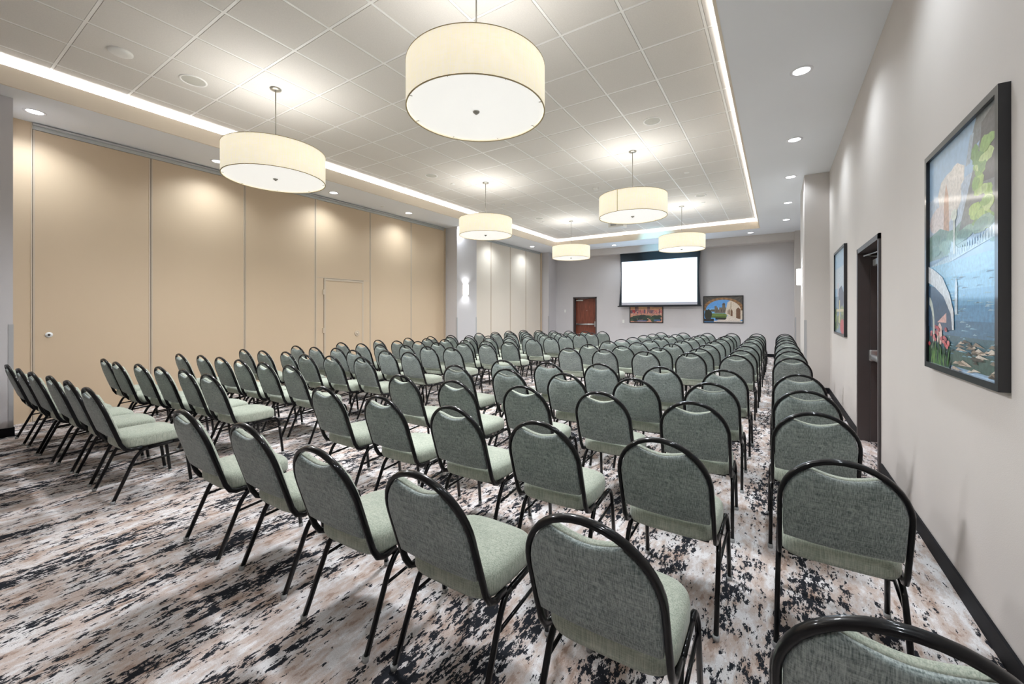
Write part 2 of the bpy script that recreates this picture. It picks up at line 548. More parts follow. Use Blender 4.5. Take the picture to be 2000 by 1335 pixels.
# ------------------------------------------------------------------ operable partition
JY = [1.082, 2.268, 3.584, 4.927, 6.29, 7.576, 8.84]
PT = 3.755
def partition_panel(y0, y1, label, group, door=False, lock=False, face=None):
    t = empty('partition_panel', (XL, (y0 + y1) / 2, 0))
    w = (y1 - y0) / 2
    bm = NB()
    if not door:
        box(bm, -.10, 0, -w + .018, w - .018, .02, PT, bevel=.002)
    else:
        a, b = 5.11 - (y0 + y1) / 2, 6.105 - (y0 + y1) / 2
        box(bm, -.10, 0, -w + .018, a, .02, PT)
        box(bm, -.10, 0, b, w - .018, .02, PT)
        box(bm, -.10, 0, a, b, 2.141, PT)
    link('panel_face', bm, face or M_PART, t)
    for s in (-1, 1):
        bm = NB()
        box(bm, -.10, .004, *sorted((s * (w - .022), s * (w - .004))), .02, PT)
        link('edge_trim', bm, M_PARTE, t)
    bm = NB(); box(bm, -.09, -.008, w - .003, w + .002, .02, PT)
    link('seal_strip', bm, M_PARTG, t)
    bm = NB(); box(bm, -.11, .006, -w + .004, w - .004, .005, .055)
    link('bottom_sweep', bm, M_PARTE, t)
    if door:
        bm = NB(); box(bm, -.09, .004, a + .006, b - .006, .06, 2.13, bevel=.002)
        lf = link('pass_door', bm, M_PART, t)
        bm = NB()
        box(bm, -.05, .010, a + .006, a + .045, .06, 2.13); box(bm, -.05, .010, b - .045, b - .006, .06, 2.13)
        box(bm, -.05, .010, a + .045, b - .045, 2.09, 2.13)
        link('edge_trim', bm, M_PARTE, lf)
        for hz in (1.84, 1.03, .30):
            bm = NB(); box(bm, 0, .024, a - .024, a + .012, hz - .055, hz + .055, bevel=.003)
            link('hinge', bm, M_PARTE, lf)
        bm = NB(); lathe(bm, [(.0, .0), (.062, .0), (.062, .012), (.046, .014), (.04, .008), (.03, .008), (.028, .02), (0, .02)], 24)
        o = link('recessed_pull', bm, M_PARTE, lf, loc=(.004, 5.926 - (y0 + y1) / 2, .935)); o.rotation_euler = (0, pi / 2, 0)
        bm = NB(); box(bm, -.001, .003, -w + .03, w - .03, 2.136, 2.150)
        link('head_trim', bm, M_PARTE, t)
    if lock:
        bm = NB(); lathe(bm, [(0, 0), (.035, 0), (.035, .008), (.0, .008)], 24)
        o = link('lock_escutcheon', bm, M_WHITE, t, loc=(.001, 1.225 - (y0 + y1) / 2 , 1.112)); o.rotation_euler = (0, pi / 2, 0)
        bm = NB(); lathe(bm, [(0, 0), (.014, 0), (.012, .006), (0, .006)], 16)
        o2 = link('keyhole', bm, M_PARTG, o, loc=(0, 0, .008))
    tag(t, label, 'partition panel', group)
    return t
G1 = 'beige folding wall panels along the left side'
pl = ['beige tall partition panel with round white lock, nearest the camera on the left',
      'plain beige partition panel, second from the left column',
      'plain beige partition panel just before the one with the small door',
      'beige partition panel holding a hinged pass door with round pull',
      'plain beige partition panel immediately past the pass door',
      'beige partition panel ending at the grey pilaster with the lit sconce']
for i in range(6):
    L_ = pl[i] if i < 2 else (pl[2] if i == 2 else pl[i])
    partition_panel(JY[i], JY[i + 1], L_, G1, door=(i == 3), lock=(i == 0))
# narrow jambs at the ends of the run
def jamb(y0, y1, label):
    t = empty('partition_jamb', (XL, (y0 + y1) / 2, 0)); w = (y1 - y0) / 2
    bm = NB(); box(bm, -.14, .01, -w, w, .0, ZS - .0)
    link('jamb_face', bm, M_PART, t)
    bm = NB(); box(bm, -.1, .018, w - .012, w, 0, ZS)
    link('edge_trim', bm, M_PARTE, t)
    tag(t, label, 'partition jamb')
jamb(.856, 1.080, 'narrow beige jamb beside the near grey column on the left')
jamb(8.85, 8.888, 'slim beige jamb where the near partition meets the sconce pilaster')
JY2 = [9.83, 11.14, 12.32, 13.41, 14.55]
pl2 = ['pale partition panel just behind the sconce pilaster on the left',
       'pale partition panel, second beyond the sconce pilaster',
       'pale partition panel, third beyond the sconce pilaster',
       'pale partition panel nearest the far left corner']
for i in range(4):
    partition_panel(JY2[i], JY2[i + 1], pl2[i], 'pale folding wall panels beyond the sconce pilaster', face=M_PART_LIT)
jamb(14.56, 14.66, 'slim jamb at the far left corner of the room')
# overhead track
def track(y0, y1, label):
    t = empty('partition_track', (XL, (y0 + y1) / 2, 3.76)); w = (y1 - y0) / 2
    bm = NB(); box(bm, -.17, -.0, -w, w, .0, ZS - 3.76)
    link('track_channel', bm, M_TRACK, t)
    bm = NB(); box(bm, .0, .05, -w, w, .045, .068)
    link('track_lip', bm, M_TRACK, t)
    tag(t, label, 'track')
track(1.08, 8.84, 'long pale metal track above the near folding wall')
track(9.83, 14.55, 'metal track above the far folding wall past the sconce')

# ------------------------------------------------------------------ ceiling fixtures
def spot(name, loc, energy, angle, blend, radius, color, up=False):
    l = bpy.data.lights.new(name, 'SPOT')
    l.energy = energy; l.spot_size = angle; l.spot_blend = blend; l.shadow_soft_size = radius; l.color = color
    o = bpy.data.objects.new(name, l); COL.objects.link(o); o.location = loc
    if up: o.rotation_euler = (pi, 0, 0)
    return o
def area(name, loc, size, size_y, energy, color, shape='RECTANGLE', rot=(0, 0, 0)):
    l = bpy.data.lights.new(name, 'AREA')
    l.energy = energy; l.shape = shape; l.size = size
    if shape == 'RECTANGLE': l.size_y = size_y
    l.color = color
    o = bpy.data.objects.new(name, l); COL.objects.link(o); o.location = loc; o.rotation_euler = rot
    return o

dl = None
def downlight(x, y, label, group):
    global dl
    if dl is None:
        t = empty('recessed_downlight', (x, y, ZS))
        bm = NB(); lathe(bm, [(.072, -.001), (.076, -.006), (.098, -.005), (.100, 0)], 32)
        link('trim_ring', bm, M_RING, t)
        bm = NB(); cyl(bm, (0, 0), .073, -.002, -.0005, 32)
        link('lens', bm, M_LED, t)
        dl = t
    else:
        t = dl.copy(); COL.objects.link(t); t.location = (x, y, ZS)
        for c in dl.children:
            k = c.copy(); COL.objects.link(k); k.parent = t
    tag(t, label, 'downlight', group)
    spot('downlight_beam', (x, y, ZS - .012), P_DOWN, radians(146), 1.0, .11, (.86, .94, 1.0))
order = ['nearest the camera', 'second from the camera', 'third from the camera', 'fourth from the camera', 'fifth from the camera', 'sixth from the camera', 'seventh and farthest']
for i, y in enumerate((5.06, 7.02, 8.90, 10.95, 12.91)):
    downlight(.21, y, 'round lit downlight in the right-hand soffit, %s' % (order[i] if i < 4 else 'farthest of the row'), 'downlights along the right-hand soffit')
for i, y in enumerate((3.1, 1.15, -.8)):
    spot('downlight_beam', (.21, y, ZS - .012), P_DOWN, radians(146), 1.0, .11, (.86, .94, 1.0))
    dd = dl.copy(); COL.objects.link(dd); dd.location = (.21, y, ZS)
    for c in dl.children:
        k = c.copy(); COL.objects.link(k); k.parent = dd
    tag(dd, 'downlight in the right-hand soffit above or behind the camera', 'downlight', 'downlights outside the view')
for i, y in enumerate((1.04, 2.98, 5.04, 7.06, 9.0, 11.0, 13.1)):
    downlight(-7.57, y, 'round lit downlight above the folding wall, %s' % order[i], 'downlights along the left-hand soffit')
downlight(-7.57, -.9, 'downlight in the left-hand soffit above or behind the camera', 'downlights outside the view')
for x, lab in ((-.67, 'right of the screen near the corner'), (-2.8, 'in the middle of the screen-wall soffit behind a drum pendant'), (-4.93, 'above the left edge of the screen'), (-6.6, 'above the far left door')):
    if lab.startswith('above the far'): continue
    downlight(x, 14.42, 'round lit downlight %s' % lab, 'downlights over the screen wall')

# cove strips inside the tray upstand
cz = zt + .012
CC = (1.0, .96, .92)
def cove(name, x, y, lx, ly):
    area(name, (x, y, cz), lx, ly, P_COVE * max(lx, ly), CC, rot=(pi, 0, 0))
cove('cove_strip', TX0 - .20, (TY0 + TY1) / 2, .06, TY1 - TY0 + .5)
cove('cove_strip', TX1 + .20, (TY0 + TY1) / 2, .06, TY1 - TY0 + .5)
cove('cove_strip', (TX0 + TX1) / 2, TY1 + .20, TX1 - TX0 + .3, .06)
cove('cove_strip', (TX0 + TX1) / 2, TY0 - .20, TX1 - TX0 + .3, .06)

# drum pendants
PR, PH, PZ = .555, .345, 3.02
pend = None
def pendant(x, y, label, rz=pi):
    global pend
    if pend is None:
        t = empty('drum_pendant', (x, y, PZ), rz)
        n = 72
        bm = NB(); lathe(bm, [(PR, 0), (PR, PH), (PR - .004, PH), (PR - .004, 0)], n, closed=True)
        sh = link('lamp_shade', bm, M_SHADE, t)
        bm = NB(); lathe(bm, [(PR + .0015, -.002), (PR + .0015, .003), (PR - .008, .003), (PR - .008, -.002)], n, closed=True)
        link('bottom_trim', bm, M_SHTRIM, sh)
        bm = NB(); lathe(bm, [(PR + .0015, PH - .004), (PR + .0015, PH + .002), (PR - .008, PH + .002), (PR - .008, PH - .004)], n, closed=True)
        link('top_trim', bm, M_SHTRIM, sh)
        bm = NB(); box(bm, -.004, .004, -PR - .002, -PR + .001, .005, PH - .005)
        s_ = link('fabric_seam', bm, M_SHTRIM, sh); s_.rotation_euler = (0, 0, radians(-8.5))
        bm = NB(); cyl(bm, (0, 0), PR - .012, .014, .020, n)
        df = link('diffuser', bm, M_DIFF, t)
        for k in range(8):
            a = 2 * pi * (k + .35) / 8
            bm = NB()
            r0, r1 = PR - .035, PR - .005
            sweep(bm, [(r0 * cos(a), r0 * sin(a), .011), (r1 * cos(a), r1 * sin(a), .011)], .005, .005, (0, 0, 1), 6)
            link('diffuser_clip', bm, M_ROD, t)
        bm = NB(); lathe(bm, [(0, -.012), (.010, -.010), (.014, -.002), (.026, .004), (.028, .012), (0, .014)], 20)
        link('finial', bm, M_ROD, t)
        bm = NB(); cyl(bm, (0, 0), .0065, .02, ZC - PZ - .02, 12)
        for k in range(3):
            a = 2 * pi * k / 3
            sweep(bm, [(0, 0, PH - .03), ((PR - .006) * cos(a), (PR - .006) * sin(a), PH - .03)], .006, .006, (0, 0, 1), 6)
        link('stem', bm, M_ROD, t)
        bm = NB(); lathe(bm, [(0, ZC - PZ - .032), (.030, ZC - PZ - .032), (.062, ZC - PZ - .022), (.066, ZC - PZ - .006), (.066, ZC - PZ - .004)], 28)
        link('ceiling_canopy', bm, M_ROD, t)
        pend = t
    else:
        t = pend.copy(); COL.objects.link(t); t.location = (x, y, PZ); t.rotation_euler = (0, 0, rz)
        for c in list(pend.children):
            k = c.copy(); COL.objects.link(k); k.parent = t
            for g in list(c.children):
                q = g.copy(); COL.objects.link(q); q.parent = k
    tag(t, label, 'pendant lamp', 'drum pendants under the tile ceiling')
    spot('pendant_downward_light', (x, y, PZ - .02), P_PEND_DN, radians(172), .6, .17, (.945, .965, 1.0))
    area('pendant_upward_light', (x, y, PZ + PH - .02), 1.0, 1.0, P_PEND_UP, (.98, .98, 1.0), 'DISK', (pi, 0, 0))
pendant(-2.05, 2.64, 'large cream drum pendant, nearest to the camera and largest in view')
pendant(-5.14, 2.64, 'cream drum pendant hanging in front of the near folding wall')
pendant(-2.05, 6.94, 'cream drum pendant with a seam, above the middle of the chairs on the right', 0.0)
pendant(-5.14, 6.94, 'cream drum pendant in front of the sconce pilaster, middle of the left line')
pendant(-5.14, 11.20, 'small-looking cream drum pendant nearest the far left door')
pendant(-2.05, 11.20, 'cream drum pendant hanging in front of the projection screen')

# round ceiling devices
def rnd_dev(name, x, y, prof, m, label, cat, group, grille=None, n=32):
    t = empty(name, (x, y, ZC - .0085))
    bm = NB(); lathe(bm, prof, n)
    link('trim_ring' if grille else 'body', bm, m, t)
    if grille:
        bm = NB(); cyl(bm, (0, 0), grille, -.003, -.001, n)
        link('grille', bm, M_GRILLE, t)
    tag(t, label, cat, group)
SPK = [(.125, 0), (.125, -.006), (.112, -.008), (.105, -.004), (.105, 0)]
GS = 'ceiling speakers'
rnd_dev('ceiling_speaker', -5.77, 2.02, [(a * 1.08, b) for a, b in SPK], M_TBAR, 'round ceiling speaker beside the near left pendant', 'speaker', GS, .112)
rnd_dev('ceiling_speaker', -1.49, 5.99, SPK, M_TBAR, 'round ceiling speaker right of the largest pendant', 'speaker', GS, .104)
rnd_dev('ceiling_speaker', -5.78, 5.99, SPK, M_TBAR, 'round ceiling speaker left of the middle-left pendant', 'speaker', GS, .104)
rnd_dev('ceiling_speaker', -1.49, 10.4, SPK, M_TBAR, 'round ceiling speaker near the far right pendant', 'speaker', GS, .104)
rnd_dev('ceiling_speaker', -5.78, 10.4, SPK, M_TBAR, 'faint round ceiling speaker near the far left pendant', 'speaker', GS, .104)
rnd_dev('ceiling_sensor', -5.775, 1.385, [(.10, 0), (.10, -.012), (.085, -.022), (.05, -.030), (0, -.033)], M_WHITE, 'domed white disc on the near left ceiling tiles', 'ceiling sensor', 'small ceiling discs')
rnd_dev('smoke_detector', -3.33, 8.55, [(.06, 0), (.06, -.02), (.045, -.04), (.02, -.048), (0, -.048)], M_WHITE, 'white smoke detector left of the seamed pendant', 'smoke detector', None)
for (x, y, lab) in ((-1.47, 8.55, 'white sprinkler disc right of the seamed pendant'), (-5.79, 8.55, 'white sprinkler disc beyond the middle-left pendant'), (-1.53, 11.1, 'white sprinkler disc beside the far right pendant'),
                    (-1.51, 12.4, 'white sprinkler disc nearest the screen wall on the right'), (-5.77, 6.62, 'white sprinkler disc beside the middle-left ceiling speaker'), (-5.88, 10.85, 'white sprinkler disc near the far left pendant')):
    rnd_dev('sprinkler_cover', x, y, [(.045, 0), (.045, -.008), (.03, -.014), (0, -.015)], M_WHITE, lab, 'sprinkler', 'sprinkler covers')
t = empty('soffit_sprinkler', (-7.62, 6.30, ZS))
bm = NB(); lathe(bm, [(.035, 0), (.035, -.006), (.02, -.012), (0, -.013)], 20); link('body', bm, M_WHITE, t)
tag(t, 'small white sprinkler cover in the left soffit above the partition', 'sprinkler', 'sprinkler covers')

# projector
t = empty('projector', (-3.63, 10.9, 3.78))
bm = NB(); box(bm, -.21, .21, -.16, .16, -.075, .075, bevel=.018); bd = link('housing', bm, M_WHITE, t)
bm = NB(); box(bm, -.14, .02, -.163, -.158, -.04, .04); link('vent', bm, M_GUARD, bd)
bm = NB(); cyl(bm, (0, 0), .045, 0, .035, 24); o = link('lens', bm, M_PFRAME, t, loc=(.09, .155, .0)); o.rotation_euler = (-pi / 2, 0, 0)
bm = NB(); cyl(bm, (0, 0), .02, .075, ZC - 3.78 - .012, 16); box(bm, -.07, .07, -.07, .07, .072, .09); cyl(bm, (0, 0), .07, ZC - 3.78 - .02, ZC - 3.78 - .004, 24)
link('ceiling_mount', bm, M_WHITE, t)
tag(t, 'white projector hanging under the ceiling behind the seamed pendant', 'projector')
# stray bluish spill of its lamp on the soffit and the top of the screen
pj = bpy.data.lights.new('projector_spill', 'SPOT'); pj.energy = 260; pj.color = (.25, .72, 1.0); pj.spot_size = radians(32); pj.spot_blend = .9; pj.shadow_soft_size = .03
po = bpy.data.objects.new('projector_spill', pj); COL.objects.link(po); po.location = (-3.54, 11.14, 3.75)
po.rotation_euler = (Vector((-3.2, 15.2, 3.55)) - po.location).to_track_quat('-Z', 'Y').to_euler()

# ------------------------------------------------------------------ projection screen
YS = 15.12
k_ = (YS) / 15.35
def sx(x): return x * k_
def sz(z): return 1.4 + (z - 1.4) * k_
t = empty('projection_screen', (sx(-3.63), YS, sz(1.64)))
ox, oz = sx(-3.63), sz(1.64)
def side_in(z, s):          # tab-tensioned edge, waisted in the middle
    f = (z - sz(1.64)) / (sz(3.60) - sz(1.64))
    xb, xt = (sx(-5.055), sx(-5.005)) if s < 0 else (sx(-2.185), sx(-2.20))
    return xb + (xt - xb) * f + (-s) * .045 * sin(pi * f)
bm = NB()
nseg = 24; zz0, zz1 = sz(1.65), 3.60
fr = []
for dy in (0.0, .006):
    Lc = [bm.verts.new((side_in(zz0 + (zz1 - zz0) * i / nseg, -1) - ox, dy, zz0 + (zz1 - zz0) * i / nseg - oz)) for i in range(nseg + 1)]
    Rc = [bm.verts.new((side_in(zz0 + (zz1 - zz0) * i / nseg, 1) - ox, dy, zz0 + (zz1 - zz0) * i / nseg - oz)) for i in range(nseg + 1)]
    for i in range(nseg):
        vs4 = (Lc[i], Rc[i], Rc[i + 1], Lc[i + 1])
        bm.faces.new(vs4 if dy == 0 else tuple(reversed(vs4)))
    fr.append((Lc, Rc))
for i in range(nseg):
    bm.faces.new((fr[0][0][i], fr[0][0][i + 1], fr[1][0][i + 1], fr[1][0][i]))
    bm.faces.new((fr[0][1][i + 1], fr[0][1][i], fr[1][1][i], fr[1][1][i + 1]))
link('black_border', bm, M_CASING, t)
wx0, wx1, wz0, wz1 = sx(-4.95), sx(-2.30), sz(1.69), sz(3.33)
bm = NB(); box(bm, wx0 - ox, wx1 - ox, -.003, -.001, wz0 - oz, wz1 - oz)
sc_ = link('screen_surface', bm, M_SCRW, t)
bm = NB(); box(bm, wx0 + .01 - ox, wx1 - .01 - ox, -.006, -.004, sz(1.79) - oz, sz(3.315) - oz)
link('projected_image', bm, M_IMG, sc_)
bm = NB(); box(bm, sx(-5.10) - ox, sx(-2.165) - ox, -.03, .02, -.02, .022, bevel=.006)
link('bottom_bar', bm, M_PFRAME, t)
for s in (-1, 1):
    bm = NB(); sweep(bm, [(side_in(zz0 + (zz1 - zz0) * i / 16, s) + s * (.01 + .02 * sin(pi * i / 16)) - ox, .003, zz0 + (zz1 - zz0) * i / 16 - oz) for i in range(17)], .005, .005, (0, 1, 0), 6)
    link('tension_cord', bm, M_CASING, t)
tag(t, 'large lit projection screen with black border lowered on the far wall', 'projection screen')

# ------------------------------------------------------------------ wall sconces
def sconce(x, y, z, s, label):
    t = empty('wall_sconce', (x, y, z))
    prof = []
    n = 14
    bm = NB()
    for (z0, z1) in ((-.155, .155),):
        a = [bm.verts.new((s * .085 * sin(pi * k / n), -.105 * cos(pi * k / n), z0)) for k in range(n + 1)]
        b = [bm.verts.new((s * .085 * sin(pi * k / n), -.105 * cos(pi * k / n), z1)) for k in range(n + 1)]
        for k in range(n):
            f = bm.faces.new((a[k], a[k + 1], b[k + 1], b[k])); f.smooth = True
    sh = link('glass_shade', bm, M_SCONCE, t)
    md = sh.modifiers.new('thick', 'SOLIDIFY'); md.thickness = .003
    bm = NB(); box(bm, *sorted((0, s * .012)), -.09, .09, -.13, .13)
    link('back_plate', bm, M_ROD, t)
    for zz in (-.158, .150):
        bm = NB()
        sweep(bm, [(s * .088 * sin(pi * k / n), -.108 * cos(pi * k / n), zz + .004) for k in range(n + 1)], .008, .006, (0, 0, 1), 6)
        link('metal_band', bm, M_ROD, t)
    for u in (0, pi):
        l = bpy.data.lights.new('sconce_light', 'SPOT'); l.energy = 9; l.spot_size = radians(130); l.spot_blend = .8; l.shadow_soft_size = .03; l.color = (.93, .97, 1)
        o = bpy.data.objects.new('sconce_light', l); COL.objects.link(o); o.location = (x + s * .05, y, z + (.10 if u else -.10)); o.rotation_euler = (u, 0, 0)
    tag(t, label, 'wall sconce', 'half-round wall sconces')
sconce(-7.60, 9.27, 2.07, 1, 'lit half-round sconce on the grey pilaster of the left wall')
sconce(0.412, 9.75, 2.10, -1, 'lit sconce seen edge-on on the right-hand pilaster')

# switch plates
def plate(x, z, label, n=1):
    t = empty('switch_plate', (x, YB, z))
    bm = NB(); box(bm, -.04 * n, .04 * n, -.008, 0, -.06, .06, bevel=.003); link('cover', bm, M_WHITE, t)
    bm = NB(); box(bm, -.015, .015, -.013, -.008, -.03, .03, bevel=.002); link('rocker', bm, M_WHITE, t)
    tag(t, label, 'switch plate', 'white wall plates')
plate(-7.305, 1.476, 'white switch plate left of the red-brown far door')
plate(-4.88, 1.082, 'white wall plate below the screen, left of the sunset picture')

# ------------------------------------------------------------------ framed pictures
def picture(label, group, C, U, Wd, Hd, depth, fw, polys, bgcol, grp=None):
    """C centre on the wall, U horizontal axis (viewer's left to right), normal = into the room"""
    U = Vector(U); V = Vector((0, 0, 1)); Nn = U.cross(V).normalized()
    t = empty('framed_picture', C)
    def P(u, v, d): return U * u + V * v + Nn * d
    bm = NB()
    def slab(u0, u1, v0, v1, d0, d1, mi=0):
        vs8 = [bm.verts.new(P(u, v, d)) for d in (d0, d1) for (u, v) in ((u0, v0), (u1, v0), (u1, v1), (u0, v1))]
        for ix in ((3, 2, 1, 0), (4, 5, 6, 7), (0, 1, 5, 4), (1, 2, 6, 5), (2, 3, 7, 6), (3, 0, 4, 7)):
            bm.faces.new([vs8[i] for i in ix]).material_index = mi
    w, h = Wd / 2, Hd / 2
    slab(-w, w, h - fw, h, 0, depth); slab(-w, w, -h, -h + fw, 0, depth)
    slab(-w, -w + fw, -h + fw, h - fw, 0, depth); slab(w - fw, w, -h + fw, h - fw, 0, depth)
    bmesh.ops.recalc_face_normals(bm, faces=bm.faces)
    link('frame', bm, M_PFRAME, t)
    # the print: flat coloured areas laid on the backing
    bm = NB(); iw, ih = Wd - 2 * fw, Hd - 2 * fw
    mats = [mat('print_%d_%d_%d' % bgcol, bgcol, .35, coat=.5, vary=(30, .12))]
    slab(-w + fw, w - fw, -h + fw, h - fw, .002, depth * .55)
    idx = {bgcol: 0}
    for k, (colr, pts) in enumerate(polys):
        if colr not in idx:
            idx[colr] = len(mats); mats.append(mat('print_%d_%d_%d' % colr, colr, .35, coat=.5, vary=(48, .30)))
        d = depth * .55 + .00002 * (k + 1)
        vv = [bm.verts.new(P((min(1, max(0, u)) - .5) * iw, (min(1, max(0, v)) - .5) * ih, d)) for (u, v) in pts]
        try:
            f = bm.faces.new(vv)
        except ValueError:
            continue
        f.material_index = idx[colr]
        f.normal_update()
        if f.normal.dot(Nn) < 0: f.normal_flip()
    pr = link('print', bm, mats, t)
    tag(t, label, 'framed picture', grp)
    return t

def blob(cx, cy_, rx, ry, n=14, j=.18, rs=None):
    rs = rs or random
    return [(cx + rx * cos(2 * pi * k / n) * (1 + rs.uniform(-j, j)), cy_ + ry * sin(2 * pi * k / n) * (1 + rs.uniform(-j, j))) for k in range(n)]
def rect(x0, x1, y0, y1): return [(x0, y0), (x1, y0), (x1, y1), (x0, y1)]
R_ = random.Random(3)

# arcade seen through a stone arch
A2 = []
SKY = (96, 158, 222)
A2.append(((124, 182, 232), rect(0, 1, .30, .55)))
A2.append(((92, 88, 70), blob(.30, .46, .14, .05, rs=R_)))
A2.append(((118, 108, 96), rect(.28, .58, .36, .58)))           # ruin
A2.append(((118, 108, 96), rect(.28, .34, .55, .64)))
A2.append(((118, 108, 96), rect(.48, .56, .55, .70)))
A2.append(((96, 88, 80), blob(.52, .71, .035, .045, rs=R_)))
A2.append(((140, 186, 232), rect(.37, .40, .50, .58)))
for x in (.31, .36, .45, .52): A2.append(((74, 66, 60), rect(x, x + .02, .40, .50)))
A2.append(((222, 208, 190), [(.56, .36), (.62, .78), (.78, .92), (1, .95), (1, .10), (.80, .10), (.60, .28)]))   # colonnade
A2.append(((196, 178, 156), [(.66, .30), (.70, .78), (.73, .80), (.72, .24)]))
for (x, w_, yb, yt) in ((.625, .02, .32, .52), (.655, .022, .30, .54), (.70, .05, .24, .52), (.84, .11, .14, .58)):
    A2.append(((116, 84, 62), [(x, yb), (x, yt - .08), (x + w_ * .5, yt), (x + w_, yt - .08), (x + w_, yb)]))
A2.append(((226, 214, 202), [(.30, .02), (.95, .02), (.95, .12), (.66, .24), (.52, .24)]))
A2.append(((116, 138, 70), [(.16, .20), (.60, .20), (.60, .30), (.54, .35), (.20, .35)]))
A2.append(((86, 110, 52), [(.16, .17), (.58, .17), (.60, .23), (.16, .24)]))
A2.append(((38, 40, 38), [(.30, .10), (.56, .10), (.60, .17), (.30, .19)]))
A2.append(((44, 48, 36), blob(.10, .30, .10, .22, rs=R_)))
A2.append(((34, 34, 34), rect(0, .26, .02, .14)))
A2.append(((206, 196, 190), rect(.26, 1, .0, .06)))
# the near arch, built from stone wedges
na = 26
for k in range(na):
    a0 = pi * k / na; a1 = pi * (k + 1) / na
    def ring(a, s): return (.50 - .46 * s * cos(a), .46 + .42 * s * sin(a))
    cs = (132, 98, 66) if k % 2 else (156, 116, 76)
    A2.append((cs, [ring(a0, 1), ring(a1, 1), ring(a1, 1.22), ring(a0, 1.22)]))
    c2 = (92, 86, 80) if k % 2 else (78, 74, 70)
    A2.append((c2, [ring(a0, 1.20), ring(a1, 1.20), ring(a1, 1.9), ring(a0, 1.9)]))
picture('framed photo of a stone arch opening on a sunlit arcade, right of the screen', None, (-1.51, YB, 1.513), (1, 0, 0), 1.20, .915, .03, .03, A2, SKY)

# skyline at dusk
A1 = []
for k, c_ in enumerate([(216, 158, 122), (236, 188, 146), (240, 200, 164), (206, 158, 142), (140, 122, 130)]):
    A1.append((c_, rect(0, 1, .52 + .095 * k, .62 + .1 * k)))
for k in range(14):
    A1.append(((124, 98, 112) if k % 2 else (252, 206, 140), blob(R_.uniform(.05, .95), R_.uniform(.66, .97), R_.uniform(.08, .2), R_.uniform(.008, .02), rs=R_)))
A1.append(((214, 128, 122), rect(0, 1, .40, .54)))
for k in range(30):
    x = R_.uniform(0, .96); h_ = R_.uniform(.06, .16)
    A1.append(([(108, 84, 96), (150, 98, 104), (196, 122, 118), (92, 86, 110), (232, 172, 150)][k % 5], rect(x, x + R_.uniform(.02, .05), .40, .46 + h_)))
A1.append(((112, 84, 92), rect(.15, .21, .46, .76))); A1.append(((128, 96, 104), rect(.22, .26, .46, .70)))
A1.append(((170, 52, 62), rect(.06, .15, .42, .56)))
A1.append(((150, 110, 108), [(.54, .46), (.54, .74), (.58, .80), (.62, .74), (.62, .46)]))
A1.append(((126, 94, 100), rect(.575, .60, .72, .86)))
for k in range(20):
    A1.append(([(226, 150, 140), (248, 206, 180), (190, 92, 100), (120, 108, 130)][k % 4], rect(*(lambda x: (x, x + .05))(R_.uniform(0, .95)), *(lambda y: (y, y + .02))(R_.uniform(.34, .46)))))
for k in range(60):
    A1.append(([(176, 120, 124), (96, 84, 100), (222, 178, 160), (130, 104, 112)][k % 4], rect(*(lambda x: (x, x + .022))(R_.uniform(0, .97)), *(lambda y: (y, y + .03))(R_.uniform(.26, .50)))))
for k in range(34):
    A1.append(([(44, 66, 56), (62, 86, 64), (30, 48, 50)][k % 3], blob(R_.uniform(.04, .9), R_.uniform(.06, .28), .10, .055, rs=R_)))
A1.append(((46, 78, 128), rect(.22, .52, .02, .09))); A1.append(((80, 112, 160), rect(.74, .94, .05, .12)))
A1.append(((214, 216, 224), rect(.24, .50, .045, .06)))
picture('framed dusk city skyline partly hidden below the projection screen', None, (-4.035, YB, 1.46), (1, 0, 0), 1.21, .86, .03, .03, A1, (206, 150, 128))

# river with umbrella and flowers
A3 = []
A3.append(((190, 206, 226), rect(0, 1, .58, .80)))
A3.append(((232, 226, 222), blob(.36, .76, .20, .10, rs=R_)))
A3.append(((240, 232, 226), blob(.46, .82, .12, .06, rs=R_)))
A3.append(((232, 220, 220), blob(.18, .68, .20, .06, rs=R_)))
A3.append(((206, 168, 146), [(.255, .55), (.27, .76), (.305, .83), (.345, .77), (.36, .55)]))                       # far tower
A3.append(((140, 168, 164), [(0, .55), (0, .62), (.2, .64), (.4, .60), (.55, .63), (.62, .66), (.62, .50), (0, .50)]))
A3.append(((128, 132, 134), [(.48, .56), (.78, .90), (.62, .88), (.74, 1), (1, 1), (1, .56)]))                     # roof and gable
A3.append(((92, 88, 90), [(.76, .74), (.80, .96), (1, 1), (1, .72)]))
A3.append(((170, 184, 200), [(.60, .84), (.66, .95), (.71, .95), (.66, .84)]))
for k in range(34):
    A3.append(([(176, 204, 120), (150, 184, 110), (196, 216, 150), (126, 164, 104)][k % 4], blob(.80 + R_.uniform(-.09, .10), R_.uniform(.56, .88), R_.uniform(.04, .08), R_.uniform(.015, .03), rs=R_)))
for k in range(16):
    A3.append(([(120, 158, 150), (146, 180, 166)][k % 2], blob(R_.uniform(0, 1), R_.uniform(.52, .60), .09, .025, rs=R_)))
A3.append(((198, 222, 236), [(0, .44), (1, .52), (1, .58), (.72, .51), (.5, .52), (.4, .56), (.36, .50), (0, .47)]))   # bridge
for k in range(30):
    x = .02 + k * .033
    A3.append(((170, 200, 220), rect(x, x + .010, .455 + .07 * x, .485 + .075 * x)))
A3.append(((214, 222, 216), rect(.425, .455, .50, .66))); A3.append(((224, 230, 220), blob(.44, .67, .05, .025, rs=R_)))
WATER = [(156, 204, 232), (134, 190, 222), (112, 170, 208), (90, 146, 186), (74, 120, 152), (72, 108, 120), (86, 108, 100)]
for k, c_ in enumerate(WATER):
    A3.append((c_, rect(0, 1, .47 - .065 * (k + 1), .47 - .065 * k)))
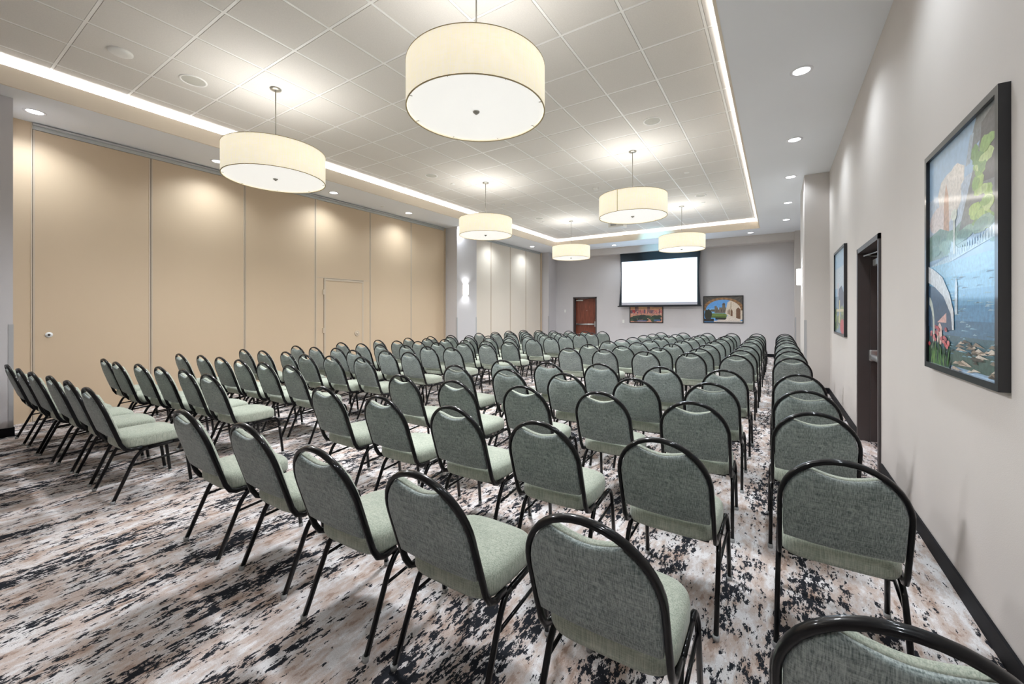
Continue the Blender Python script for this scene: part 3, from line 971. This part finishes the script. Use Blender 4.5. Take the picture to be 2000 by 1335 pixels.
for k in range(90):
    yy = R_.uniform(.06, .40); c_ = [(148, 192, 214), (92, 138, 170), (70, 100, 116), (120, 160, 176), (170, 200, 214)][k % 5]
    xx = R_.uniform(.3, .95); A3.append((c_, [(xx, yy), (xx + R_.uniform(.03, .12), yy + .002), (xx + .02, yy + .006)]))
A3.append(((206, 222, 232), [(.46, .24), (.50, .24), (.50, .36), (.48, .40), (.46, .36)]))
for k in range(46):                                                                                                # sunlit wake
    yy = R_.uniform(.0, .12); xx = R_.uniform(.38, .96)
    A3.append(([(206, 188, 172), (84, 76, 66), (226, 214, 200), (150, 134, 118)][k % 4], [(xx, yy), (xx + R_.uniform(.05, .2), yy + R_.uniform(-.004, .012)), (xx + .04, yy + .014)]))
def sweep2(c0, c1, r0, r1, a0, a1, n=16, ex=1.0):
    o_ = [(c0 + r0 * cos(a0 + (a1 - a0) * i / n), c1 + r0 * ex * sin(a0 + (a1 - a0) * i / n)) for i in range(n + 1)]
    i_ = [(c0 + r1 * cos(a0 + (a1 - a0) * i / n), c1 + r1 * ex * sin(a0 + (a1 - a0) * i / n)) for i in range(n, -1, -1)]
    return o_ + i_
A3.append(((54, 82, 110), [(0, .38), (.12, .37), (.28, .32), (.40, .24), (.44, .17), (.20, .16), (0, .18)]))           # umbrella underside
A3.append(((226, 230, 234), [(0, .475), (.10, .455), (.26, .41), (.38, .33), (.445, .25), (.45, .17), (.425, .17), (.40, .24), (.28, .32), (.12, .37), (0, .395)]))
A3.append(((226, 178, 168), [(.17, .20), (.33, .245), (.33, .20)]))
A3.append(((236, 200, 190), blob(.215, .14, .05, .05, rs=R_)))
A3.append(((206, 212, 200), sweep2(.0, .17, .12, .09, -1.4, 1.4, ex=1.3)))
for k in range(70):
    bx_ = R_.uniform(.0, .36); tp = R_.uniform(.05, .15); ln = R_.uniform(-.07, .07)
    A3.append(([(46, 92, 50), (70, 120, 56), (36, 66, 44), (112, 156, 74), (28, 48, 42)][k % 5], [(bx_, .0), (bx_ + .03, .0), (bx_ + ln + .01, tp)]))
for k in range(22):
    A3.append(([(196, 72, 84), (222, 120, 120), (168, 52, 66)][k % 3], blob(R_.uniform(.02, .40), R_.uniform(.09, .18), .022, .010, 8, rs=R_)))
picture('large framed river picture with white umbrella, flowers and far tower on the right wall', None, (XR, (2.385 + 3.36) / 2, 1.695), (0, -1, 0), .955, 1.215, .035, .03, A3, (164, 194, 224))

# garden by a tower, small in view
A4 = []
A4.append(((206, 222, 234), rect(0, 1, .55, .8)))
A4.append(((120, 152, 176), rect(0, 1, .0, .45)))
A4.append(((58, 78, 108), blob(.62, .42, .28, .14, rs=R_)))
for k in range(20): A4.append(([(96, 124, 84), (140, 160, 104), (76, 100, 78)][k % 3], blob(R_.uniform(0, 1), R_.uniform(.05, .3), .14, .05, rs=R_)))
A4.append(((214, 206, 150), rect(.44, .52, .12, .40))); A4.append(((224, 212, 170), rect(.15, .9, .26, .29)))
A4.append(((206, 52, 72), blob(.75, .08, .22, .09, rs=R_))); A4.append(((232, 200, 200), rect(.3, .36, .45, .62)))
picture('narrow-looking framed garden picture beyond the dark doorway on the right wall', None, (XR, 7.37, 1.695), (0, -1, 0), 1.13, 1.215, .035, .03, A4, (170, 204, 232))

# ================================================================== CHAIRS
def chair_back_y(z): return -.05 - (z - .714) * .33
def ring_mesh(outline, layers, center, dirn, m, name, parent):
    """outline: list of (a,b); layers: (scale, offset); dirn(a,b,off)->xyz"""
    bm = NB(); rings = []
    ca, cb = center
    for (s, off) in layers:
        rings.append([bm.verts.new(dirn(ca + (a - ca) * s, cb + (b - cb) * s, off)) for (a, b) in outline])
    n = len(outline)
    for i in range(len(rings) - 1):
        p, q = rings[i], rings[i + 1]
        for k in range(n):
            bm.faces.new((p[k], p[(k + 1) % n], q[(k + 1) % n], q[k]))
    for rg, rev, off in ((rings[0], True, layers[0][1]), (rings[-1], False, layers[-1][1])):
        c = bm.verts.new(dirn(ca, cb, off))
        for k in range(n):
            f = (rg[k], rg[(k + 1) % n], c)
            bm.faces.new(tuple(reversed(f)) if rev else f)
    bmesh.ops.recalc_face_normals(bm, faces=bm.faces)
    return link(name, bm, m, parent, smooth=True)

def make_chair():
    t = empty('banquet_chair', (0, 0, 0))
    HW = .200
    # seat cushion: rounded square, crowned on top
    out = []
    n = 48
    for k in range(n):
        a = 2 * pi * k / n
        c, s = cos(a), sin(a)
        e = 2 / 5.0 if s < 0 else 2 / 3.6
        out.append((.203 * math.copysign(abs(c) ** e, c), .252 + .200 * math.copysign(abs(s) ** e, s)))
    lay = [(.90, .372), (.97, .376), (1.0, .392), (1.0, .425), (.985, .444), (.94, .457), (.84, .467), (.62, .476), (.3, .480)]
    def sd(a, b, off):
        return (a, b, off - .012 * max(0, (b - .36) / .1) ** 2)
    seat = ring_mesh(out, lay, (0, .252), sd, M_FAB, 'seat', t)
    bm = NB(); box(bm, -.17, .17, .09, .41, .362, .3735)
    link('seat_pan', bm, M_PAN, t)
    # backrest cushion
    def hoop_x(z):
        if z < .842 - HW: return HW
        return math.sqrt(max(0, HW * HW - (z - (.842 - HW)) ** 2))
    o2 = []
    zb, g = .468, .0105
    for k in range(9):      # bottom edge, gently bowed
        u = -1 + 2 * k / 8
        o2.append(((HW - g) * u * (.985 if abs(u) == 1 else 1), zb + .012 * u * u))
    for k in range(1, 11):  # right side up to the shoulder
        z = zb + .02 + (.797 - zb - .02) * k / 10
        if z <= .842 - HW: x = HW - g
        else: x = math.sqrt(max(0, (HW - g) ** 2 - (z - (.842 - HW)) ** 2))
        o2.append((x, z))
    xs_ = o2[-1][0]
    for k in range(1, 12):  # the dip under the hoop
        u = 1 - 2 * k / 12
        o2.append((xs_ * u * .98, .770 + .027 * abs(u) ** 1.7))
    for k in range(10, 0, -1):
        z = zb + .02 + (.797 - zb - .02) * k / 10
        if z <= .842 - HW: x = HW - g
        else: x = math.sqrt(max(0, (HW - g) ** 2 - (z - (.842 - HW)) ** 2))
        o2.append((-x, z))
    nx = Vector((0, .95, .313))    # towards the sitter
    def bd(a, b, off):
        return (a, chair_back_y(b) + off * nx.y, b + off * nx.z)
    ring_mesh(o2, [(.93, .030), (.985, .022), (1.0, .008), (1.0, 0.0)], (0, .63), bd, M_FAB, 'backrest', t)
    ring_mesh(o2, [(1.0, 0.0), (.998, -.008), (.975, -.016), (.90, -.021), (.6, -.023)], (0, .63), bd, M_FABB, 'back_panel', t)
    # hoop
    pts = []
    for s in (1, -1):
        side = [(HW * s, .17, .370), (HW * s, .105, .3665), (HW * s, .072, .380)]
        side += [(HW * s, chair_back_y(z), z) for z in (.42, .47, .53, .59, .642)]
        if s == 1: pts += side
        else: last = list(reversed(side))
    for k in range(1, 20):
        a = pi * k / 20
        z = .642 + HW * sin(a)
        pts.append((HW * cos(a), chair_back_y(z), z))
    pts += last
    # tube 24 mm deep, 19 mm across; section follows the hoop
    bm = NB(); rings = []
    P = [Vector(p) for p in pts]; Ln = len(P)
    for i in range(Ln):
        tt = (P[min(i + 1, Ln - 1)] - P[max(i - 1, 0)]).normalized()
        u = Vector((1, 0, 0)) if (i < 6 or i > Ln - 7) else None
        c0 = Vector((0, chair_back_y(.642), .642))
        if u is None:
            u = (P[i] - c0).normalized(); u = (u - tt * u.dot(tt)).normalized()
            dpt = tt.cross(u).normalized()
        else:
            u = (u - tt * u.dot(tt)).normalized()
            if i > Ln - 7: u = -u
            dpt = tt.cross(u).normalized()
        rg = []
        for k in range(10):
            a = 2 * pi * k / 10; c, s = cos(a), sin(a)
            rg.append(bm.verts.new(P[i] + u * (.0095 * math.copysign(abs(c) ** .7, c)) + dpt * (.0135 * math.copysign(abs(s) ** .7, s))))
        rings.append(rg)
    for i in range(Ln - 1):
        for k in range(10):
            bm.faces.new((rings[i][k], rings[i][(k + 1) % 10], rings[i + 1][(k + 1) % 10], rings[i + 1][k]))
    bm.faces.new(rings[0]); bm.faces.new(rings[-1])
    bmesh.ops.recalc_face_normals(bm, faces=bm.faces)
    link('back_hoop', bm, M_CHF, t, smooth=True)
    for s in (-1, 1):
        # legs and side rail
        rear = smooth_path([(.212 * s, 0, .006), (.206 * s, .128, .305), (.2 * s, .175, .352), (.2 * s, .21, .354)], .05, 4)
        bm = NB(); sweep(bm, rear, .021, .023, (1, 0, 0), 8, square=2.8); link('leg', bm, M_CHF, t)
        front = smooth_path([(.212 * s, .482, .006), (.207 * s, .446, .315), (.2 * s, .425, .364), (.2 * s, .36, .365)], .045, 4)
        bm = NB(); sweep(bm, front, .021, .023, (1, 0, 0), 8, square=2.8); link('leg', bm, M_CHF, t)
        bm = NB(); sweep(bm, [(.2 * s, .205, .354), (.2 * s, .365, .365)], .021, .023, (1, 0, 0), 8, square=2.8); link('seat_rail', bm, M_CHF, t)
        bm = NB(); sweep(bm, [(.2065 * s, .108, .248), (.2065 * s, .450, .277)], .014, .014, (1, 0, 0), 8); link('stretcher', bm, M_CHF, t)
    for y_ in (.16, .38):
        bm = NB(); sweep(bm, [(-.2, y_, .352 if y_ < .3 else .357), (.2, y_, .352 if y_ < .3 else .357)], .018, .012, (0, 1, 0), 6); link('cross_bar', bm, M_CHF, t)
    return t

L_ROWS=[[(-6.89, 0.84), (-6.30, 0.85), (-5.87, 0.87), (-5.36, 0.91), (-4.86, 0.93), (-4.29, 0.93)],
 [(-6.82, 1.57), (-6.20, 1.55), (-5.83, 1.62), (-5.37, 1.66), (-4.87, 1.71), (-4.34, 1.71)],
 [(-6.74, 2.30), (-6.35, 2.38), (-5.85, 2.41), (-5.34, 2.41), (-4.83, 2.43), (-4.34, 2.46)],
 [(-6.82, 3.11), (-6.32, 3.15), (-5.88, 3.24), (-5.25, 3.18), (-4.83, 3.25), (-4.39, 3.37)],
 [(-6.80, 3.91), (-6.30, 3.93), (-5.83, 4.01), (-5.23, 3.93), (-4.90, 4.14), (-4.37, 4.16)],
 [(-6.84, 4.79), (-6.31, 4.83), (-5.80, 4.86), (-5.40, 5.02), (-4.87, 5.03), (-4.40, 5.09)],
 [(-6.84, 5.64), (-6.31, 5.68), (-5.89, 5.80), (-5.33, 5.79), (-4.93, 5.98), (-4.37, 5.99)],
 [(-6.85, 6.46), (-6.37, 6.55), (-5.85, 6.55), (-5.35, 6.60), (-4.86, 6.66), (-4.33, 6.66)],
 [(-6.82, 7.13), (-6.31, 7.22), (-5.84, 7.33), (-5.36, 7.44), (-4.88, 7.54), (-4.36, 7.64)],
 [(-6.80, 7.81), (-6.28, 7.92), (-5.84, 8.08), (-5.38, 8.26), (-4.88, 8.34), (-4.35, 8.43)],
 [(-6.86, 9.04), (-6.35, 9.11), (-5.86, 9.12), (-5.34, 9.10), (-4.87, 9.16), (-4.36, 9.22)],
 [(-6.85, 9.79), (-6.34, 9.85), (-5.83, 9.86), (-5.36, 9.94), (-4.88, 10.02), (-4.35, 10.07)],
 [(-6.88, 10.56), (-6.29, 10.53), (-5.85, 10.63), (-5.34, 10.68), (-4.87, 10.79), (-4.37, 10.90)],
 [(-6.87, 11.40), (-6.34, 11.46), (-5.84, 11.50), (-5.38, 11.63), (-4.89, 11.74), (-4.36, 11.79)]]
R_ROWS=[[(-2.84, 1.03), (-2.24, 1.08), (-1.60, 1.06), (-1.05, 1.10), (-0.44, 1.12), (0.20, 1.07)],
 [(-2.86, 1.90), (-2.22, 1.90), (-1.62, 1.93), (-1.02, 1.91), (-0.43, 1.95), (0.21, 2.04)],
 [(-2.82, 2.62), (-2.22, 2.64), (-1.62, 2.74), (-1.04, 2.83), (-0.44, 2.83), (0.18, 2.90)],
 [(-2.86, 3.41), (-2.24, 3.46), (-1.63, 3.50), (-1.01, 3.55), (-0.44, 3.65), (0.18, 3.66)],
 [(-2.70, 4.07), (-2.15, 4.15), (-1.62, 4.36), (-1.00, 4.45), (-0.43, 4.54), (0.17, 4.57)],
 [(-2.77, 6.03), (-2.22, 6.10), (-1.60, 6.09), (-1.01, 6.20), (-0.45, 6.19), (0.16, 6.16)],
 [(-2.79, 6.91), (-2.19, 6.89), (-1.60, 6.91), (-1.02, 7.05), (-0.44, 7.03), (0.17, 7.22)],
 [(-2.80, 7.94), (-2.20, 7.85), (-1.59, 7.85), (-1.02, 7.92), (-0.44, 7.95), (0.17, 8.03)],
 [(-2.75, 8.59), (-2.20, 8.70), (-1.60, 8.84), (-1.03, 8.94), (-0.44, 9.03), (0.17, 9.28)],
 [(-2.75, 9.42), (-2.20, 9.61), (-1.60, 9.75), (-1.02, 9.82), (-0.44, 10.03), (0.17, 10.14)],
 [(-2.76, 10.39), (-2.20, 10.52), (-1.60, 10.61), (-1.03, 10.76), (-0.44, 10.83), (0.18, 11.12)],
 [(-2.75, 11.21), (-2.18, 11.24), (-1.60, 11.32), (-1.01, 11.31), (-0.43, 11.43), (0.18, 12.16)],
 [(-2.75, 12.12), (-2.19, 12.26), (-1.59, 12.38), (-1.02, 12.58), (-0.44, 12.75), (0.18, 12.95)]]

def relax(rows, gap=.466):
    for row in rows:
        for _ in range(60):
            for k in range(len(row) - 1):
                d = row[k + 1][0] - row[k][0]
                if d < gap and abs(row[k + 1][1] - row[k][1]) < .5:
                    e = (gap - d) / 2
                    row[k] = (row[k][0] - e, row[k][1]); row[k + 1] = (row[k + 1][0] + e, row[k + 1][1])
relax(L_ROWS); relax(R_ROWS)
proto = make_chair()
# clear glides under the feet (sub-parts of the legs), only where the photo shows them
bm = NB(); cyl(bm, (0, 0), .0125, 0, .022, 12, r2=.0145)
cap0 = link('foot_glide', bm, M_CAP)
cap_mesh = cap0.data
bpy.data.objects.remove(cap0)
bm = NB(); cyl(bm, (0, 0), .0055, 0, .004, 10)
rv0 = link('rivet', bm, M_METAL)
rv_mesh = rv0.data
bpy.data.objects.remove(rv0)
proto_kids = list(proto.children)
ORD = ['first', 'second', 'third', 'fourth', 'fifth', 'sixth', 'seventh', 'eighth', 'ninth', 'tenth', 'eleventh', 'twelfth', 'thirteenth', 'fourteenth']
placed = []
def put_chair(x, y, rz, label, group, glides):
    if not placed:
        r = proto
    else:
        r = proto.copy(); COL.objects.link(r)
    r.location = (x, y, 0); r.rotation_euler = (0, 0, rz)
    legs = []
    for c in proto_kids:
        if placed:
            k = c.copy(); COL.objects.link(k); k.parent = r
        else:
            k = c
        if k.name.startswith('leg'): legs.append(k)
    if glides:
        for i, lg in enumerate(legs):
            g = bpy.data.objects.new('foot_glide', cap_mesh); COL.objects.link(g); g.parent = lg
            s = -1 if i < 2 else 1
            g.location = (.212 * s, 0 if i % 2 == 0 else .482, 0)
            if i % 2:
                v = bpy.data.objects.new('rivet', rv_mesh); COL.objects.link(v); v.parent = lg
                v.location = (.2175 * s, .450, .277); v.rotation_euler = (0, s * pi / 2, 0)
    tag(r, label, 'chair', group)
    placed.append(r)

rr = random.Random(11)
def rowname(i, n):
    return 'front-most row by the screen' if i == n - 1 else '%s row from the camera' % ORD[i]
for i, row in enumerate(R_ROWS):
    for j, (x, y) in enumerate(row):
        seatno = 6 - j
        where = 'beside the right wall' if seatno == 1 else ('on the aisle' if seatno == 6 else '%s from the right wall' % ORD[seatno - 1])
        put_chair(x, y, radians(rr.uniform(-1.5, 1.5)), 'sage green banquet chair, right-hand block, %s, %s' % (rowname(i, 13), where), 'banquet chairs in the right-hand block', i < 5)
for i, row in enumerate(L_ROWS):
    for j, (x, y) in enumerate(row):
        where = 'beside the folding wall' if j == 0 else ('on the aisle' if j == 5 else '%s from the folding wall' % ORD[j])
        put_chair(x, y, radians(rr.uniform(-1.5, 1.5)), 'sage green banquet chair, left-hand block, %s, %s' % (rowname(i, 14), where), 'banquet chairs in the left-hand block', i < 4)
